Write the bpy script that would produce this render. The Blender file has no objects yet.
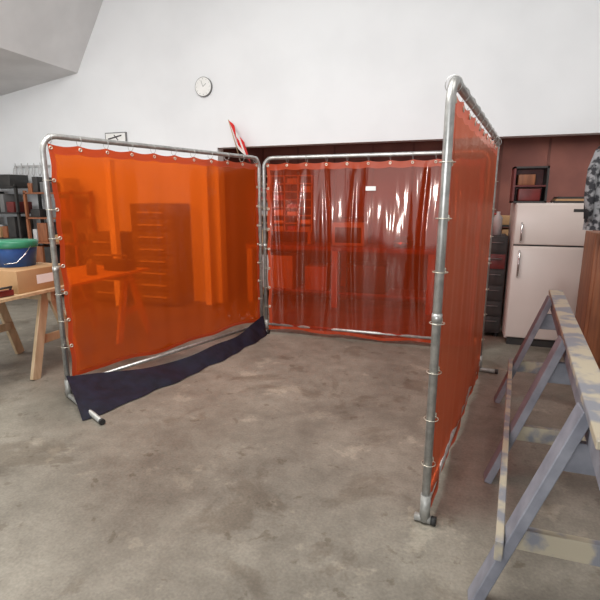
import bpy, bmesh, math, random
from mathutils import Vector, Matrix
random.seed(4)
scn = bpy.context.scene
scn.view_settings.view_transform = 'Standard'
col = scn.collection

# ------------------------------------------------------------ materials
def new_mat(name):
    m = bpy.data.materials.new(name); m.use_nodes = True
    nt = m.node_tree; nt.nodes.clear()
    return m, nt
def N(nt, t, **kw):
    n = nt.nodes.new(t)
    for k, v in kw.items():
        if k in n.inputs: n.inputs[k].default_value = v
        else: setattr(n, k, v)
    return n
def mat(name, c1, c2=None, rough=0.6, metal=0.0, scale=8.0, bump=0.0, stretch=(1,1,1), detail=5, lo=0.35, hi=0.65, spec=0.5):
    m, nt = new_mat(name)
    out = N(nt, 'ShaderNodeOutputMaterial'); b = N(nt, 'ShaderNodeBsdfPrincipled')
    b.inputs['Roughness'].default_value = rough; b.inputs['Metallic'].default_value = metal
    b.inputs['Specular IOR Level'].default_value = spec
    if c2 is None: c2 = tuple(x*0.8 for x in c1)
    tc = N(nt, 'ShaderNodeTexCoord'); mp = N(nt, 'ShaderNodeMapping'); mp.inputs['Scale'].default_value = stretch
    nz = N(nt, 'ShaderNodeTexNoise'); nz.inputs['Scale'].default_value = scale; nz.inputs['Detail'].default_value = detail
    r = N(nt, 'ShaderNodeValToRGB'); r.color_ramp.elements[0].position = lo; r.color_ramp.elements[1].position = hi
    r.color_ramp.elements[0].color = (*c2, 1); r.color_ramp.elements[1].color = (*c1, 1)
    L = nt.links.new
    L(tc.outputs['Object'], mp.inputs[0]); L(mp.outputs[0], nz.inputs['Vector']); L(nz.outputs['Fac'], r.inputs[0])
    L(r.outputs[0], b.inputs['Base Color']); L(b.outputs[0], out.inputs[0])
    if bump > 0:
        bp = N(nt, 'ShaderNodeBump'); bp.inputs['Strength'].default_value = bump; bp.inputs['Distance'].default_value = 0.01
        L(nz.outputs['Fac'], bp.inputs['Height']); L(bp.outputs[0], b.inputs['Normal'])
    return m

def vinyl(name, tint, dif, fdif, rough=0.12, wr=0.25, wscale=(3,3,1.2), base=.035, edge=.4):
    m, nt = new_mat(name); L = nt.links.new
    out = N(nt, 'ShaderNodeOutputMaterial')
    tc = N(nt, 'ShaderNodeTexCoord'); mp = N(nt, 'ShaderNodeMapping'); mp.inputs['Scale'].default_value = wscale
    nz = N(nt, 'ShaderNodeTexNoise'); nz.inputs['Scale'].default_value = 2.2; nz.inputs['Detail'].default_value = 2
    nz.inputs['Distortion'].default_value = .8
    bp = N(nt, 'ShaderNodeBump'); bp.inputs['Strength'].default_value = wr; bp.inputs['Distance'].default_value = 0.05
    L(tc.outputs['Object'], mp.inputs[0]); L(mp.outputs[0], nz.inputs['Vector']); L(nz.outputs['Fac'], bp.inputs['Height'])
    tr = N(nt, 'ShaderNodeBsdfTransparent'); tr.inputs[0].default_value = (*tint, 1)
    df = N(nt, 'ShaderNodeBsdfDiffuse'); df.inputs[0].default_value = (*dif, 1)
    tl = N(nt, 'ShaderNodeBsdfTranslucent'); tl.inputs[0].default_value = (*dif, 1)
    gl = N(nt, 'ShaderNodeBsdfGlossy'); gl.inputs['Color'].default_value = (1, .85, .78, 1); gl.inputs['Roughness'].default_value = rough
    mx0 = N(nt, 'ShaderNodeMixShader'); mx0.inputs[0].default_value = 0.4
    mx1 = N(nt, 'ShaderNodeMixShader'); mx1.inputs[0].default_value = fdif
    mx2 = N(nt, 'ShaderNodeMixShader')
    L(df.outputs[0], mx0.inputs[1]); L(tl.outputs[0], mx0.inputs[2])
    L(tr.outputs[0], mx1.inputs[1]); L(mx0.outputs[0], mx1.inputs[2])
    lw = N(nt, 'ShaderNodeLayerWeight'); lw.inputs['Blend'].default_value = 0.15
    ma = N(nt, 'ShaderNodeMath', operation='MULTIPLY_ADD'); ma.inputs[1].default_value = edge; ma.inputs[2].default_value = base
    L(lw.outputs['Facing'], ma.inputs[0]); L(ma.outputs[0], mx2.inputs[0])
    L(mx1.outputs[0], mx2.inputs[1]); L(gl.outputs[0], mx2.inputs[2])
    L(bp.outputs[0], gl.inputs['Normal'])
    L(mx2.outputs[0], out.inputs[0])
    return m

M = {}
M['galv'] = mat('galvanized_steel', (.55,.55,.53), (.38,.38,.37), rough=.38, metal=.75, scale=25)
M['foot'] = mat('foot_steel', (.42,.42,.40), (.30,.30,.28), rough=.5, metal=.5, scale=25)
M['black'] = mat('black_rubber', (.02,.02,.02), (.012,.012,.012), rough=.6)
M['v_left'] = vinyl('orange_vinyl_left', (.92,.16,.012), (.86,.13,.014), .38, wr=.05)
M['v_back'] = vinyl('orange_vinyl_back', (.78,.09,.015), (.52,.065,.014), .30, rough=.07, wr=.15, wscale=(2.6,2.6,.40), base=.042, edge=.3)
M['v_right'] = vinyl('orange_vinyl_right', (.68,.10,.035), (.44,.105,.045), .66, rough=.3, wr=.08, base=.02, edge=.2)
M['hem'] = vinyl('orange_hem', (.75,.08,.01), (.62,.075,.018), .72, rough=.3, wr=.1)
M['brass'] = mat('grommet', (.75,.72,.62), (.55,.5,.4), rough=.35, metal=.7)
M['tarp'] = mat('navy_tarp', (.010,.013,.028), (.005,.007,.014), rough=.5, scale=12, bump=.4, spec=.3)
M['white'] = mat('painted_wall_white', (.80,.815,.83), (.74,.755,.77), rough=.8, scale=1.1, detail=8, lo=.3, hi=.6)
M['offwhite'] = mat('wall_left_paint', (.66,.66,.66), (.58,.58,.58), rough=.8, scale=1.5)
M['maroon'] = mat('maroon_wall', (.19,.070,.052), (.14,.050,.040), rough=.8, scale=2.5)
M['maroontrim'] = mat('maroon_batten', (.12,.042,.032), rough=.8)
M['ceil'] = mat('ceiling_sheet', (.70,.70,.70), (.62,.62,.62), rough=.8, scale=2)
M['ply'] = mat('plywood', (.58,.42,.25), (.46,.32,.18), rough=.6, scale=4, stretch=(1,8,8))
M['wood'] = mat('lumber', (.55,.42,.27), (.40,.29,.17), rough=.65, scale=5, stretch=(3,3,.6))
M['wood2'] = mat('brown_wood', (.30,.11,.045), (.19,.065,.028), rough=.55, scale=5, stretch=(6,6,.6))
M['bluewood'] = mat('blue_grey_paint', (.235,.24,.275), (.15,.155,.185), rough=.6, scale=9, detail=8)
M['tanwood'] = mat('worn_wood', (.40,.35,.26), (.20,.205,.23), rough=.65, scale=9, detail=8, lo=.42, hi=.56)
M['card'] = mat('tan_box', (.42,.25,.12), (.34,.20,.09), rough=.7, scale=3)
M['green'] = mat('green_plastic', (.03,.22,.12), (.02,.17,.09), rough=.4)
M['blue'] = mat('blue_plastic', (.02,.09,.30), (.015,.06,.22), rough=.4)
M['red'] = mat('red_paint', (.45,.03,.02), (.33,.02,.015), rough=.4)
M['dkred'] = mat('dark_red_paint', (.16,.02,.018), (.10,.014,.012), rough=.4)
M['grey'] = mat('grey_metal', (.20,.20,.20), (.14,.14,.14), rough=.5, metal=.3)
M['ltgrey'] = mat('light_grey_metal', (.50,.50,.50), (.42,.42,.42), rough=.5)
M['dark'] = mat('dark_steel', (.035,.032,.03), (.02,.02,.02), rough=.5)
M['fridge'] = mat('fridge_enamel', (.64,.56,.52), (.58,.51,.47), rough=.3, scale=1.5)
M['chrome'] = mat('chrome', (.8,.8,.8), (.6,.6,.6), rough=.2, metal=1)
M['paper'] = mat('white_paper', (.85,.85,.83), (.78,.78,.76), rough=.8)
M['flagred'] = mat('flag_red', (.75,.02,.02), (.62,.015,.015), rough=.7)
M['coat'] = mat('coat_cloth', (.26,.26,.27), (.03,.03,.035), rough=.9, scale=18, lo=.45, hi=.55)

def concrete():
    m, nt = new_mat('concrete_floor'); L = nt.links.new
    out = N(nt, 'ShaderNodeOutputMaterial'); b = N(nt, 'ShaderNodeBsdfPrincipled')
    tc = N(nt, 'ShaderNodeTexCoord')
    def nz(s,d,r=.5,dist=0):
        n = N(nt,'ShaderNodeTexNoise'); n.inputs['Scale'].default_value=s; n.inputs['Detail'].default_value=d; n.inputs['Roughness'].default_value=r; n.inputs['Distortion'].default_value=dist
        L(tc.outputs['Object'], n.inputs['Vector']); return n
    def ramp(n, p0, c0, p1, c1):
        r = N(nt,'ShaderNodeValToRGB'); e=r.color_ramp.elements
        e[0].position=p0; e[0].color=(*c0,1); e[1].position=p1; e[1].color=(*c1,1); L(n.outputs['Fac'], r.inputs[0]); return r
    n2 = nz(5,12,.72)
    rs = [ramp(nz(.7,5,.55,.4), .36,(.150,.135,.110), .62,(.262,.240,.198)),
          ramp(n2, .36,(.78,.77,.76), .62,(1.10,1.10,1.10)),
          ramp(nz(70,4), .3,(.84,.84,.84), .7,(1.12,1.12,1.12)),
          ramp(nz(1.7,10,.62,.5), .55,(1,1,1), .60,(.76,.73,.70)),
          ramp(nz(7,8,.6,.3), .62,(1,1,1), .66,(.72,.69,.65)),
          ramp(nz(2.6,10,.66,.2), .37,(1.30,1.29,1.27), .41,(1,1,1))]
    prev = rs[0].outputs[0]
    for r in rs[1:]:
        mx = N(nt, 'ShaderNodeMix', data_type='RGBA', blend_type='MULTIPLY'); mx.inputs[0].default_value=1
        L(prev, mx.inputs[6]); L(r.outputs[0], mx.inputs[7]); prev = mx.outputs[2]
    L(prev, b.inputs['Base Color'])
    b.inputs['Roughness'].default_value=.45
    bp = N(nt, 'ShaderNodeBump'); bp.inputs['Strength'].default_value=.06; bp.inputs['Distance'].default_value=.01
    L(n2.outputs['Fac'], bp.inputs['Height']); L(bp.outputs[0], b.inputs['Normal'])
    L(b.outputs[0], out.inputs[0])
    return m
M['concrete'] = concrete()

# ------------------------------------------------------------ mesh builder
class MB:
    def __init__(s): s.bm = bmesh.new(); s.mats = []
    def mi(s, k):
        if k not in s.mats: s.mats.append(k)
        return s.mats.index(k)
    def poly(s, pts, faces, k, smooth=False):
        vs = [s.bm.verts.new(Vector(p)) for p in pts]; i = s.mi(k)
        for f in faces:
            try:
                fc = s.bm.faces.new([vs[j] for j in f]); fc.material_index = i; fc.smooth = smooth
            except ValueError: pass
    def box(s, x0, x1, y0, y1, z0, z1, k, bev=0):
        b2 = bmesh.new(); bmesh.ops.create_cube(b2, size=1)
        for v in b2.verts:
            v.co = Vector(((x0+x1)/2+v.co.x*(x1-x0), (y0+y1)/2+v.co.y*(y1-y0), (z0+z1)/2+v.co.z*(z1-z0)))
        if bev > 0: bmesh.ops.bevel(b2, geom=b2.edges[:], offset=bev, segments=3, profile=.5, affect='EDGES')
        s.merge(b2, k, bev > 0)
    def merge(s, b2, k, smooth=False, mtx=None):
        if mtx: b2.transform(mtx)
        i = s.mi(k); d = {}
        for v in b2.verts: d[v] = s.bm.verts.new(v.co)
        for f in b2.faces:
            nf = s.bm.faces.new([d[v] for v in f.verts]); nf.material_index = i; nf.smooth = smooth
        b2.free()
    def beam(s, p0, p1, w, h, k, up=(0,0,1), bev=.003):
        p0 = Vector(p0); p1 = Vector(p1); d = p1-p0; l = d.length; x = d.normalized()
        u = Vector(up); y = u.cross(x)
        if y.length < 1e-4: y = Vector((0,1,0)).cross(x)
        y.normalize(); z = x.cross(y)
        b2 = bmesh.new(); bmesh.ops.create_cube(b2, size=1)
        for v in b2.verts: v.co = Vector((v.co.x*l, v.co.y*w, v.co.z*h))
        if bev: bmesh.ops.bevel(b2, geom=b2.edges[:], offset=bev, segments=1, affect='EDGES')
        m = Matrix((x, y, z)).transposed().to_4x4(); m.translation = (p0+p1)/2
        s.merge(b2, k, False, m)
    def tube(s, pts, r, k, seg=12, closed=False, caps=True):
        pts = [Vector(p) for p in pts]; n = len(pts); i = s.mi(k); rings = []
        t0 = (pts[1]-pts[0]).normalized()
        ref = Vector((0,0,1)) if abs(t0.z) < .9 else Vector((0,1,0))
        nrm = (ref - t0*ref.dot(t0)).normalized()
        rr = r if isinstance(r, (list, tuple)) else [r]*n
        for j in range(n):
            if closed: t = (pts[(j+1) % n]-pts[j-1]).normalized()
            elif j == 0: t = t0
            elif j == n-1: t = (pts[-1]-pts[-2]).normalized()
            else: t = (pts[j+1]-pts[j-1]).normalized()
            nrm = (nrm - t*nrm.dot(t)).normalized(); b = t.cross(nrm)
            rings.append([s.bm.verts.new(pts[j]+(nrm*math.cos(a)+b*math.sin(a))*rr[j]) for a in [2*math.pi*q/seg for q in range(seg)]])
        m = n if closed else n-1
        for j in range(m):
            A = rings[j]; B = rings[(j+1) % n]
            for q in range(seg):
                f = s.bm.faces.new([A[q], A[(q+1) % seg], B[(q+1) % seg], B[q]]); f.material_index = i; f.smooth = True
        if caps and not closed:
            for R in (rings[0][::-1], rings[-1]):
                f = s.bm.faces.new(R); f.material_index = i
    def ring(s, c, axis, R, r, k, seg=14):
        axis = Vector(axis).normalized(); a = axis.orthogonal().normalized(); b = axis.cross(a)
        s.tube([Vector(c)+(a*math.cos(t)+b*math.sin(t))*R for t in [2*math.pi*q/seg for q in range(seg)]], r, k, seg=6, closed=True)
    def grid(s, fn, nu, nv, kf, smooth=True):
        V = [[s.bm.verts.new(fn(i/nu, j/nv)) for j in range(nv+1)] for i in range(nu+1)]
        for i in range(nu):
            for j in range(nv):
                f = s.bm.faces.new([V[i][j], V[i+1][j], V[i+1][j+1], V[i][j+1]])
                f.material_index = s.mi(kf(i, j)); f.smooth = smooth
    def obj(s, name, loc=(0,0,0), rz=0, parent=None):
        me = bpy.data.meshes.new(name)
        s.bm.to_mesh(me); s.bm.free()
        for k in s.mats: me.materials.append(M[k])
        o = bpy.data.objects.new(name, me); col.objects.link(o)
        o.location = loc; o.rotation_euler = (0,0,rz)
        if parent: o.parent = parent
        return o
def empty(name, loc, rz=0):
    e = bpy.data.objects.new(name, None); col.objects.link(e); e.location = loc; e.rotation_euler = (0,0,rz); e.empty_display_size = .2
    return e

# ------------------------------------------------------------ room shell
WB = 6.51
XL, XR, YR = -9.0, 3.6, -6.0
prof = [(XL,3.16),(-5.95,3.58),(-5.0,5.1),(XR,6.0)]
OX, LZ, RB = -3.5, 2.36, 7.5
def top(x):
    for (a,za),(c,zc) in zip(prof,prof[1:]):
        if x <= c: return za+(zc-za)*(x-a)/(c-a)
    return prof[-1][1]
b = MB(); b.box(XL-.2, XR+.2, YR-1, RB+.2, -.1, 0, 'concrete'); b.obj('floor')
b = MB()
def prism(b, poly, y0, y1, k):
    n = len(poly)
    pts = [(x,y0,z) for x,z in poly]+[(x,y1,z) for x,z in poly]
    fs = [tuple(range(n)), tuple(range(2*n-1, n-1, -1))]+[(i, i+n, (i+1) % n+n, (i+1) % n) for i in range(n)]
    b.poly(pts, fs, k)
prism(b, [(XL,0),(OX,0),(OX,top(OX)),prof[2],prof[1],(XL,top(XL))], WB, WB+.18, 'white')
prism(b, [(OX,LZ),(XR,LZ),(XR,top(XR)),(OX,top(OX))], WB, WB+.18, 'white')
b.obj('wall_back')
b = MB(); b.box(OX-.1, XR, RB, RB+.15, 0, 2.6, 'maroon'); b.box(OX-.15, OX, WB+.18, RB, 0, 2.6, 'maroon')
for i in range(11): b.box(-3.2+i*.61,-3.17+i*.61,RB-.008,RB,0,2.43,'maroontrim')
b.obj('wall_recess')
b = MB(); b.box(OX, XR, WB+.18, RB, LZ+.1, LZ+.2, 'ceil'); b.obj('ceiling_recess')
b = MB(); b.box(XL-.15, XL, YR, WB+.18, 0, top(XL)+.02, 'offwhite'); b.obj('wall_left')
b = MB(); b.box(XR, XR+.15, YR, RB+.15, 0, top(XR), 'offwhite'); b.obj('wall_right')
b = MB()
prism(b, prof+[(x,z+.1) for x,z in prof[::-1]], YR, WB+.2, 'ceil')
b.obj('ceiling')
b = MB()
prism(b, [(XL,0),(-5.0,0),(-5.0,top(-5)),prof[1],(XL,top(XL))], YR-.15, YR, 'offwhite')
prism(b, [(-5.0,3.1),(2.0,3.1),(2.0,top(2)),(-5.0,top(-5))], YR-.15, YR, 'offwhite')
prism(b, [(2.0,0),(XR,0),(XR,top(XR)),(2.0,top(2))], YR-.15, YR, 'offwhite')
b.obj('wall_rear')

# ------------------------------------------------------------ welding screens
R = .021
def screen(name, p, q, vin, side, zb=.17, seed=0, amp=.012, rail=.11, ztop=.035, H=2.07, feet=((-.12,.12,0),(-.12,.12,0)), ringR=.036, fold=0):
    p = Vector((*p,0)); q = Vector((*q,0)); d = q-p; ln = d.length; rz = math.atan2(d.y, d.x)
    e = empty(name, p, rz)
    b = MB(); c = .11
    path = []
    def arc(cx, cz, a0, a1):
        for t in range(7):
            a = a0+(a1-a0)*t/6; path.append((cx+c*math.cos(a), 0, cz+c*math.sin(a)))
    arc(c, H-c, math.pi, math.pi/2); arc(ln-c, H-c, math.pi/2, 0)
    b.tube([(0,0,.02)]+path+[(ln,0,.02)], R, 'galv', 16)
    b.tube([(0,0,rail),(ln,0,rail)], R*.85, 'galv', 12)
    for x,(fa,fb,fo) in zip((0, ln), feet):
        b.tube([(x,0,.015),(x,0,.16)], R*1.25, 'foot', 12)
        b.tube([(x,0,1.05),(x,0,1.09)], R*1.15, 'galv', 12)
        b.tube([(x+fo,fa,.022),(x,0,.022),(x-fo*.3,fb,.022)], .02, 'foot', 12)
        dd = Vector((fo,fa,0)).normalized()*.012
        b.tube([Vector((x+fo,fa,.023))-dd, Vector((x+fo,fa,.023))+dd], .0225, 'black', 12)
    b.obj('frame', parent=e)
    rnd = random.Random(seed); ph = [rnd.uniform(0,6.28) for _ in range(6)]
    x0, x1 = .035, ln-.035; zt = H-R-ztop; ng = 10
    def fn(u, v):
        x = x0+(x1-x0)*u
        sc = .016*abs(math.sin(math.pi*ng*u))*(1 if v > .99 else max(0,(v-.8)/.2))
        zz = zb + .012*math.sin(9*u+ph[0]) + .01*math.sin(21*u+ph[4])
        z = zz+(zt-sc-zz)*v
        w = (1-v*.75)
        y = side*.012 + amp*w*(math.sin(17*u+ph[1]+1.5*v)+.7*math.sin(37*u+ph[2]-2*v)+.5*math.sin(71*u+ph[3]))+amp*.8*math.sin(6*v+ph[5]+5*u)*w
        if fold:
            for (fc,fw,fs) in ((.07,.012,1),(.17,.016,-1),(.30,.012,1),(.44,.01,-.7),(.76,.012,1),(.90,.014,-1)):
                y += fold*fs*math.exp(-((u-fc-.012*math.sin(4*v+fc*20))/fw)**2)*math.sin(math.pi*min(1,max(0,v)))**.5
        if u < .02 or u > .98: y = side*.01
        x += (-.012 if u>.5 else .012)*math.sin(math.pi*6*v)**2 * (1 if (u<.03 or u>.97) else 0)
        return (x, y, z)
    b = MB(); nu, nv = 180, 56
    b.grid(fn, nu, nv, lambda i,j: 'hem' if (j >= nv-2 or i < 3 or i >= nu-3 or j < 1) else vin)
    b.obj('vinyl_curtain', parent=e)
    b = MB()
    for g in range(ng+1):
        x = x0+.02+(x1-x0-.04)*g/ng
        b.ring((x, side*.012, zt-.03), (0,1,0), .011, .005, 'brass')
        b.ring((x, 0, H-.022), (1,0,0), ringR, .0022, 'galv')
    for x in (x0+.02, x1-.02):
        for g in range(1,8):
            z = zb+.05+(zt-zb-.1)*g/8
            b.ring((x, side*.012, z), (0,1,0), .011, .005, 'brass')
            xx = 0 if x < 1 else ln
            b.ring((xx+(.012 if xx==0 else -.012), 0, z), (0,0,1), .034, .0022, 'brass')
    b.obj('grommets_and_rings', parent=e)
    return e, ln
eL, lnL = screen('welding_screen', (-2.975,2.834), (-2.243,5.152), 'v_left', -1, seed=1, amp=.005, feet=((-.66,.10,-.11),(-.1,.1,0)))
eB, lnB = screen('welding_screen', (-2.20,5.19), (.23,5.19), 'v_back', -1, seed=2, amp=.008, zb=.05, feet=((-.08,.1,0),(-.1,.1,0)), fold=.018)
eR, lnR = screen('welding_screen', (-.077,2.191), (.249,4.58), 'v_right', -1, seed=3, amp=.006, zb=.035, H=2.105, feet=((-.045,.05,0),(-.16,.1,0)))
b = MB()
def tf(u, v):
    x = -.03-.14*(1-v)*max(0,1-u*8)+u*(lnL+.02)
    k = math.sin(math.pi*min(1,u*1.02))
    ztop = .21-.10*k**.6+.012*math.sin(14*u)
    nt_ = .03+.24*k*(1-u*.35)
    nb = .40*(1-u)**.7+.10+.05*k
    z = .008+(ztop-.008)*v
    n_ = nb+(nt_-nb)*v+.012*math.sin(23*u+3*v)+.01*math.sin(47*u)*(1-v)
    return (x, -n_, z+.015*math.sin(31*u)*v*(1-v))
b.grid(tf, 90, 10, lambda i,j: 'tarp')
b.obj('skirt_tarp', parent=eL)
b = MB(); b.box(1.20,1.31,-.040,-.038,1.70,1.745,'paper'); b.obj('label', parent=eB)

# ------------------------------------------------------------ right sawhorse (painted)
org = Vector((.60,2.75,0)); b = MB()
def BX(q): return .485+(q-1.685)*.104
def P(x,y,z): return (x-org.x, y-org.y, z)
b.beam(P(BX(1.45),1.45,.83), P(BX(4.02),4.02,.83), .045, .14, 'bluewood')
b.beam(P(BX(1.45),1.45,.905), P(BX(4.02),4.02,.905), .095, .03, 'tanwood')
for q in (1.78, 2.72, 3.92):
    x = BX(q); w = .35
    for s_ in (-1, 1):
        b.beam(P(x+s_*.035, q, .88), P(x+s_*w, q-.02, 0.0), .04, .095, 'bluewood', up=(0,1,0))
    b.beam(P(x-.235, q+.03, .30), P(x+.235, q+.03, .30), .035, .09, 'tanwood')
    b.beam(P(x-.10, q+.03, .68), P(x+.10, q+.03, .68), .03, .12, 'bluewood')
b.beam(P(BX(1.7)-.27,1.7,.30), P(BX(4.0)-.27,4.0,.30), .03, .085, 'tanwood')
b.obj('sawhorse', loc=org)

# ------------------------------------------------------------ table on sawhorses
b = MB()
b.box(-.47,.45,-.92,1.43,.775,.80,'ply')
for yo in (0.0, 1.13):
    b.beam((-.42,yo,.73),(.42,yo,.73),.04,.09,'wood')
    for x in (-.36,.36):
        for s_ in (-1,1):
            b.beam((x,yo+s_*.03,.765),(x+(.04 if x>0 else -.04),yo+s_*.27,0),.09,.036,'wood',up=(1,0,0))
        b.beam((x,yo-.17,.33),(x,yo+.17,.33),.02,.08,'wood')
b.obj('trestle_table', loc=(-3.98,3.32,0))

def lathe(b, prof, k, seg=32, c=(0,0)):
    b.tube([(c[0],c[1],z) for r,z in prof], [r for r,z in prof], k, seg)
BZ = .80+.20
b = MB()
lathe(b, [(.16,0),(.185,.17),(.185,.171)], 'blue'); lathe(b, [(.192,.171),(.198,.18),(.198,.225),(.19,.235),(.05,.24)], 'green')
b.tube([(.199,0,.19),(.215,-.08,.12),(.19,-.16,.05),(.1,-.21,.04)], .004, 'chrome', 8)
b.obj('plastic_bucket', loc=(-3.93,3.30,BZ+.001))
b = MB(); b.box(-.40,.27,-.30,.25,0,.199,'card',bev=.004); b.box(-.06,-.01,-.301,.251,.1,.2,'ply'); b.box(.2695,.271,-.1,.08,.06,.14,'paper'); b.obj('cardboard_box', loc=(-3.86,3.30,.80))
b = MB(); b.beam((-.02,-.12,.03),(.02,.1,.03),.05,.05,'dkred'); b.tube([(0,-.05,.03),(.04,-.05,.08),(.04,.08,.08),(0,.08,.03)],.010,'dark'); b.tube([(-.02,-.16,.01),(-.02,-.16,.04)],.05,'grey',16); b.obj('hand_grinder', loc=(-3.62,2.85,.80))
b = MB()
lathe(b, [(.05,0),(.05,.14),(.03,.16),(.02,.18)],'grey',16); b.obj('spray_can', loc=(-3.8,4.1,.80))
b = MB(); b.box(-.15,.15,-.1,.1,0,.12,'dark',bev=.01); b.tube([(-.1,0,.12),(-.1,0,.17),(.1,0,.17),(.1,0,.12)],.01,'grey'); b.obj('toolbox', loc=(-3.75,4.5,.80))

# ------------------------------------------------------------ fridge
fx0, fx1, fy0, fy1 = .545, 1.29, 5.58, 6.22; FH = 1.57
b = MB(); W = fx1-fx0
b.box(0,W,.06,fy1-fy0,.06,FH,'fridge',bev=.015)
b.box(.004,W-.004,0,.055,.09,1.115,'fridge',bev=.014)
b.box(.004,W-.004,0,.055,1.13,FH-.005,'fridge',bev=.014)
b.box(.03,W-.03,.03,.1,.0,.075,'dark')
b.box(.01,W-.01,.052,.062,.09,FH-.01,'dark')
b.tube([(.07,-.002,.78),(.07,-.04,.80),(.07,-.04,1.04),(.07,-.002,1.06)],.011,'chrome',10)
b.tube([(.07,-.002,1.16),(.07,-.04,1.18),(.07,-.04,1.34),(.07,-.002,1.36)],.011,'chrome',10)
b.box(W-.2,W-.06,-.003,.002,1.48,1.51,'dark')
for x in (.05,W-.05):
    for y in (.1,fy1-fy0-.06): b.tube([(x,y,0),(x,y,.07)],.02,'black')
b.obj('refrigerator', loc=(fx0,fy0,0))
b = MB()
for (x0,x1,z0,z1,k) in [(0,.02,0,.38,'dkred'),(.32,.34,0,.38,'dark'),(0,.34,.36,.38,'dark'),(0,.34,0,.02,'dark'),(.02,.32,.17,.185,'dkred')]:
    b.box(x0,x1,0,.28,z0,z1,k)
b.box(.02,.32,.26,.275,.02,.36,'dkred'); b.box(.06,.28,.02,.2,.02,.15,'dkred',bev=.01); b.box(.05,.22,.05,.2,.185,.30,'wood2',bev=.01)
b.obj('metal_cubby_box', loc=(fx0-.045,fy0+.08,FH))
b = MB()
for i,(w,k) in enumerate([(.36,'dark'),(.33,'card'),(.30,'dark')]): b.box(-w/2,w/2,-.12,.12,i*.022,i*.022+.021,k)
b.obj('stack_of_binders', loc=(fx1-.2,fy0+.2,FH))
b = MB(); b.box(0,.25,0,.45,.05,1.2,'dark',bev=.01)
for i in range(6): b.box(.015,.235,-.012,.0,.08+i*.185,.25+i*.185,'dkred' if i==4 else 'dark',bev=.004); b.tube([(.06,-.03,.2+i*.185),(.20,-.03,.2+i*.185)],.006,'grey')
for x in (.04,.21):
    for y in (.05,.4): b.tube([(x,y,0),(x,y,.05)],.02,'black')
b.obj('tool_cabinet', loc=(.27,5.85,0))
b = MB(); lathe(b,[(.05,0),(.05,.2),(.02,.24),(.02,.27)],'ltgrey',16); b.obj('spray_bottle', loc=(.40,5.98,1.2))
b = MB(); b.box(-.08,.08,-.12,.12,0,.18,'dark',bev=.01); b.tube([(-.06,0,.18),(-.06,0,.24),(.06,0,.24),(.06,0,.18)],.01,'red'); b.obj('battery_charger', loc=(.37,6.17,1.2))

b = MB(); b.box(0,.5,0,.42,0,1.30,'wood2',bev=.006); b.box(.03,.245,-.014,0,.06,1.25,'wood2',bev=.004); b.box(.255,.47,-.014,0,.06,1.25,'wood2',bev=.004)
b.tube([(.22,-.02,.7),(.22,-.02,.8)],.008,'chrome'); b.tube([(.28,-.02,.7),(.28,-.02,.8)],.008,'chrome')
b.obj('wooden_cabinet', loc=(1.19,5.02,0))
# coat hung from a cord off the roof, above the cabinet edge
b = MB()
def coat(u, v):
    a = 2*math.pi*u; z = .0+.75*v
    w = .13*(1-.15*v) if v < .8 else .13*(1-.15*v)*(1-((v-.8)/.2)**2*.7)
    d = .06*(1-.4*v)
    f = 1+.10*math.sin(7*a)*(1-v)
    return (w*math.cos(a)*f, d*math.sin(a)*f, z)
b.grid(coat, 48, 20, lambda i,j:'coat')
for s_ in (-1,1):
    b.tube([(s_*.07,0,.68),(s_*.115,-.02,.52),(s_*.13,-.05,.30),(s_*.12,-.06,.10)],[.045,.048,.042,.036],'coat',12)
b.tube([(-.10,0,.70),(0,0,.78),(.10,0,.70)],.006,'dark',8)
b.tube([(0,0,.78),(0,0,top(1.18)-1.34-.003)],.012,'dark',8)
b.obj('hanging_coat', loc=(1.175,4.85,1.34))

# ------------------------------------------------------------ wall items
b = MB()
b.tube([(0,0,0),(0,-.035,0)],.135,'grey',40); b.tube([(0,-.033,0),(0,-.038,0)],.127,'paper',40)
for h in range(12):
    a = h*math.pi/6; b.beam((.100*math.sin(a),-.040,.100*math.cos(a)),(.112*math.sin(a),-.040,.112*math.cos(a)),.006,.003,'grey',bev=0)
b.beam((0,-.041,0),(.05,-.041,.04),.007,.003,'grey',bev=0); b.beam((0,-.042,0),(-.03,-.042,.085),.005,.003,'grey',bev=0)
b.obj('wall_clock', loc=(-3.68,WB,3.21))
b = MB()
b.tube([(0,0,0),(-.12,-.12,.58)],.007,'wood')
def fl(u, v):
    base = Vector((-.12,-.12,.58))*(.98-.5*v)
    return base+Vector((.24*u+.02*math.sin(6*u+2*v), -.01+.03*math.sin(9*u+2*v), -.30*u**1.1))
def fk(i,j):
    u = i/24; v = j/12
    if .28 < u < .72:
        if .3 < v < .7 and .38 < u < .62: return 'flagred'
        return 'paper'
    return 'flagred'
b.grid(fl, 24, 12, fk)
b.obj('canadian_flag', loc=(-3.12,WB-.01,2.14))
b = MB(); b.box(-.2,.2,-.03,0,-.08,.08,'grey'); b.box(-.185,.185,-.034,-.028,-.065,.065,'paper'); 
b.beam((-.14,-.037,-.02),(.12,-.037,.03),.004,.02,'dark',up=(0,0,1),bev=0); b.beam((-.02,-.037,.04),(.05,-.037,-.04),.004,.015,'dark',bev=0)
b.obj('wall_sign', loc=(-5.29,WB,2.57))
b = MB(); b.box(-.4,.4,-.02,0,-.02,.02,'ltgrey')
for i in range(6):
    x=-.35+i*.14; b.tube([(x,-.02,0),(x,-.07,-.03),(x,-.09,-.12),(x+.03,-.09,-.17),(x+.06,-.09,-.12),(x+.05,-.08,.05)],.009,'ltgrey',8)
b.obj('hook_rail', loc=(-7.1,WB,2.17))

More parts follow.
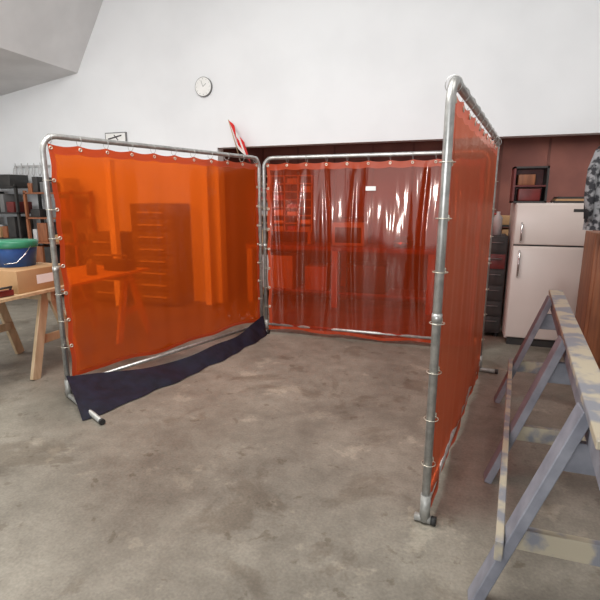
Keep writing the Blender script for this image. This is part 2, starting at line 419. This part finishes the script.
# ------------------------------------------------------------ background storage
def shelf_unit(name, loc, w, d, h, n, kf, items, seed, dense=1.0):
    e = MB(); rnd = random.Random(seed)
    for x in (0,w):
        for y in (0,d): e.box(x-.02,x+.02,y-.02,y+.02,0,h,kf)
    for i in range(n):
        z = .12+(h-.16)*i/(n-1); e.box(-.02,w+.02,-.02,d+.02,z-.012,z+.012,kf)
        gap = (h-.16)/(n-1)
        if i == n-1: gap = .3
        x = .04
        while x < w-.1:
            ww = rnd.uniform(.07,.24); hh = rnd.uniform(.3,.85)*gap; k = rnd.choice(items)
            if x+ww > w-.03: break
            if rnd.random() < .7: e.box(x,x+ww,.03,d-.05,z+.012,z+.012+hh,k,bev=.006)
            else: e.tube([(x+ww/2,d*.4,z+.012),(x+ww/2,d*.4,z+.012+hh)],min(ww/2,.1),k,16)
            x += ww+rnd.uniform(.01,.06)/dense
    e.obj(name, loc=loc)
shelf_unit('storage_shelf', (-8.4,5.95,0), 1.5,.45,1.85,5,'dark',['dark','grey','wood2','card','grey','dkred','ltgrey','dark'],7)
shelf_unit('storage_shelf', (-6.75,5.98,0), .95,.42,1.75,5,'wood2',['card','grey','dark','ltgrey','wood2','dark'],9)
def drawers(name, loc, w, d, h, n, k, cols=1):
    b = MB(); b.box(0,w,0,d,.04,h,k,bev=.008)
    for x in (.05,w-.05):
        for y in (.05,d-.05): b.box(x-.025,x+.025,y-.025,y+.025,0,.05,'dark')
    for c in range(cols):
        cw = w/cols
        for i in range(n):
            z0 = .07+(h-.1)*i/n; z1 = .07+(h-.1)*(i+1)/n-.018
            b.box(c*cw+.015,(c+1)*cw-.015,-.016,0,z0,z1,k,bev=.004)
            b.box(c*cw+cw*.2,c*cw+cw*.8,-.035,-.016,(z0+z1)/2-.012,(z0+z1)/2+.012,'ltgrey')
    b.obj(name, loc=loc)
drawers('drawer_cabinet', (-4.72,5.98,0), .72,.48,1.55,8,'grey')
drawers('drawer_cabinet', (-5.55,5.98,0), .56,.48,1.10,5,'grey')
for x,y in ((-4.88,5.80),(-3.60,6.30)):
    b = MB(); b.box(-.05,.05,-.05,.05,0,2.15,'white'); b.box(-.1,.1,-.1,.1,0,.02,'grey'); b.box(-.07,.07,-.07,.07,2.15,2.17,'white'); b.obj('support_post', loc=(x,y,0))
b = MB(); w,h = .9,.85
b.box(0,w,.28,.30,0,h,'dkred')
for i in range(5): b.box(i*w/4-.01,i*w/4+.01,0,.28,0,h,'wood')
for j in range(8): b.box(0,w,0,.28,j*h/7-.008,j*h/7+.008,'wood')
rnd = random.Random(3)
for i in range(4):
    for j in range(7):
        if rnd.random()<.6: b.box(i*w/4+.03,(i+1)*w/4-.04,.05,.25,j*h/7+.009,j*h/7+.009+rnd.uniform(.03,.08),rnd.choice(['paper','card','grey','red','ltgrey']))
b.box(.02,.07,.02,.28,-.20,0,'wood'); b.box(w-.07,w-.02,.02,.28,-.20,0,'wood'); b.obj('pigeonhole_rack', loc=(-3.1,7.05,1.12))
b = MB(); b.box(0,2.9,0,.7,.86,.92,'wood2')
for x in (.06,1.45,2.84):
    for y in (.05,.65): b.box(x-.045,x+.045,y-.045,y+.045,0,.86,'wood')
b.box(.1,2.8,.05,.65,.2,.23,'wood2'); b.box(.2,.75,.1,.6,.23,.75,'ltgrey',bev=.01); b.box(.95,1.3,.1,.6,.23,.6,'card',bev=.01); b.box(1.6,2.2,.1,.6,.23,.65,'dark',bev=.01)
b.obj('workbench', loc=(-3.2,6.76,0))
b = MB(); b.box(-.25,.25,-.15,.15,0,.35,'ltgrey',bev=.02); b.box(-.2,.2,-.16,-.14,.05,.28,'dark',bev=.01); b.tube([(-.2,0,.35),(-.2,0,.42),(.2,0,.42),(.2,0,.35)],.012,'dark'); b.obj('welding_machine', loc=(-1.6,7.1,.92))
b = MB(); b.box(-.13,.13,-.08,.08,0,.1,'blue',bev=.01); b.box(-.08,.08,-.2,-.12,.04,.16,'blue',bev=.008); b.box(-.08,.08,-.08,.0,.08,.16,'blue',bev=.008); b.tube([(0,-.3,.08),(0,0,.08)],.018,'chrome'); b.tube([(-.1,-.29,.08),(.1,-.29,.08)],.008,'chrome'); b.obj('bench_vise', loc=(-.8,7.1,.92))
shelf_unit('storage_shelf', (-.05,6.95,0), .95,.4,1.3,4,'dark',['dark','grey','dkred','card'],21)

# ------------------------------------------------------------ lights
def area(name, loc, rot, sx, sy, e, c=(1,1,1)):
    l = bpy.data.lights.new(name,'AREA'); l.shape='RECTANGLE'; l.size=sx; l.size_y=sy; l.energy=e; l.color=c
    o = bpy.data.objects.new(name,l); col.objects.link(o); o.location=loc; o.rotation_euler=rot
    return o
area('overhead_fill', (-2.2,1.4,4.6), (math.radians(22),0,0), 3.5,2.5, 260, (1,.98,.95))  # added unseen overhead fills, make up for world light the ceiling blocks
area('overhead_fill', (-6.7,2.5,3.1), (math.radians(20),0,0), 2.0,3.0, 105, (1,.98,.95))
area('overhead_fill', (1.6,1.8,5.3), (math.radians(30),0,0), 2.0,2.0, 60, (1,.98,.95))
area('recess_fill', (1.5,7.0,2.38), (0,0,0), 2.0,.3, 14, (1,.95,.9))  # extra fill added to brighten the shaded maroon recess wall
area('assumed_doorway_light', (-1.5,-5.7,1.6), (math.radians(90),0,0), 5.5,2.6, 80, (.97,.98,1))  # unseen light added at the rear opening; open door assumed from curtain reflections
area('assumed_window_light', (-2.45,-4.2,1.2), (math.radians(90),0,0), .60,.45, 60)  # added unseen light for the back curtain's glare blob; window only assumed
area('assumed_window_light', (-.93,-3.7,1.75), (math.radians(90),0,0), .35,.5, 60)  # second unseen light, added for the glare streak; its window is assumed too
w = bpy.data.worlds.new('world'); scn.world = w; w.use_nodes = True
bg = w.node_tree.nodes['Background']; bg.inputs[0].default_value=(.85,.92,1,1); bg.inputs[1].default_value=1.0

# ------------------------------------------------------------ camera
cd = bpy.data.cameras.new('camera'); cd.sensor_width=36; cd.lens=28.2
cam = bpy.data.objects.new('camera', cd); col.objects.link(cam)
cam.location=(0,0,1.6); cam.rotation_euler=(math.radians(78),0,math.radians(18.73))
scn.camera = cam
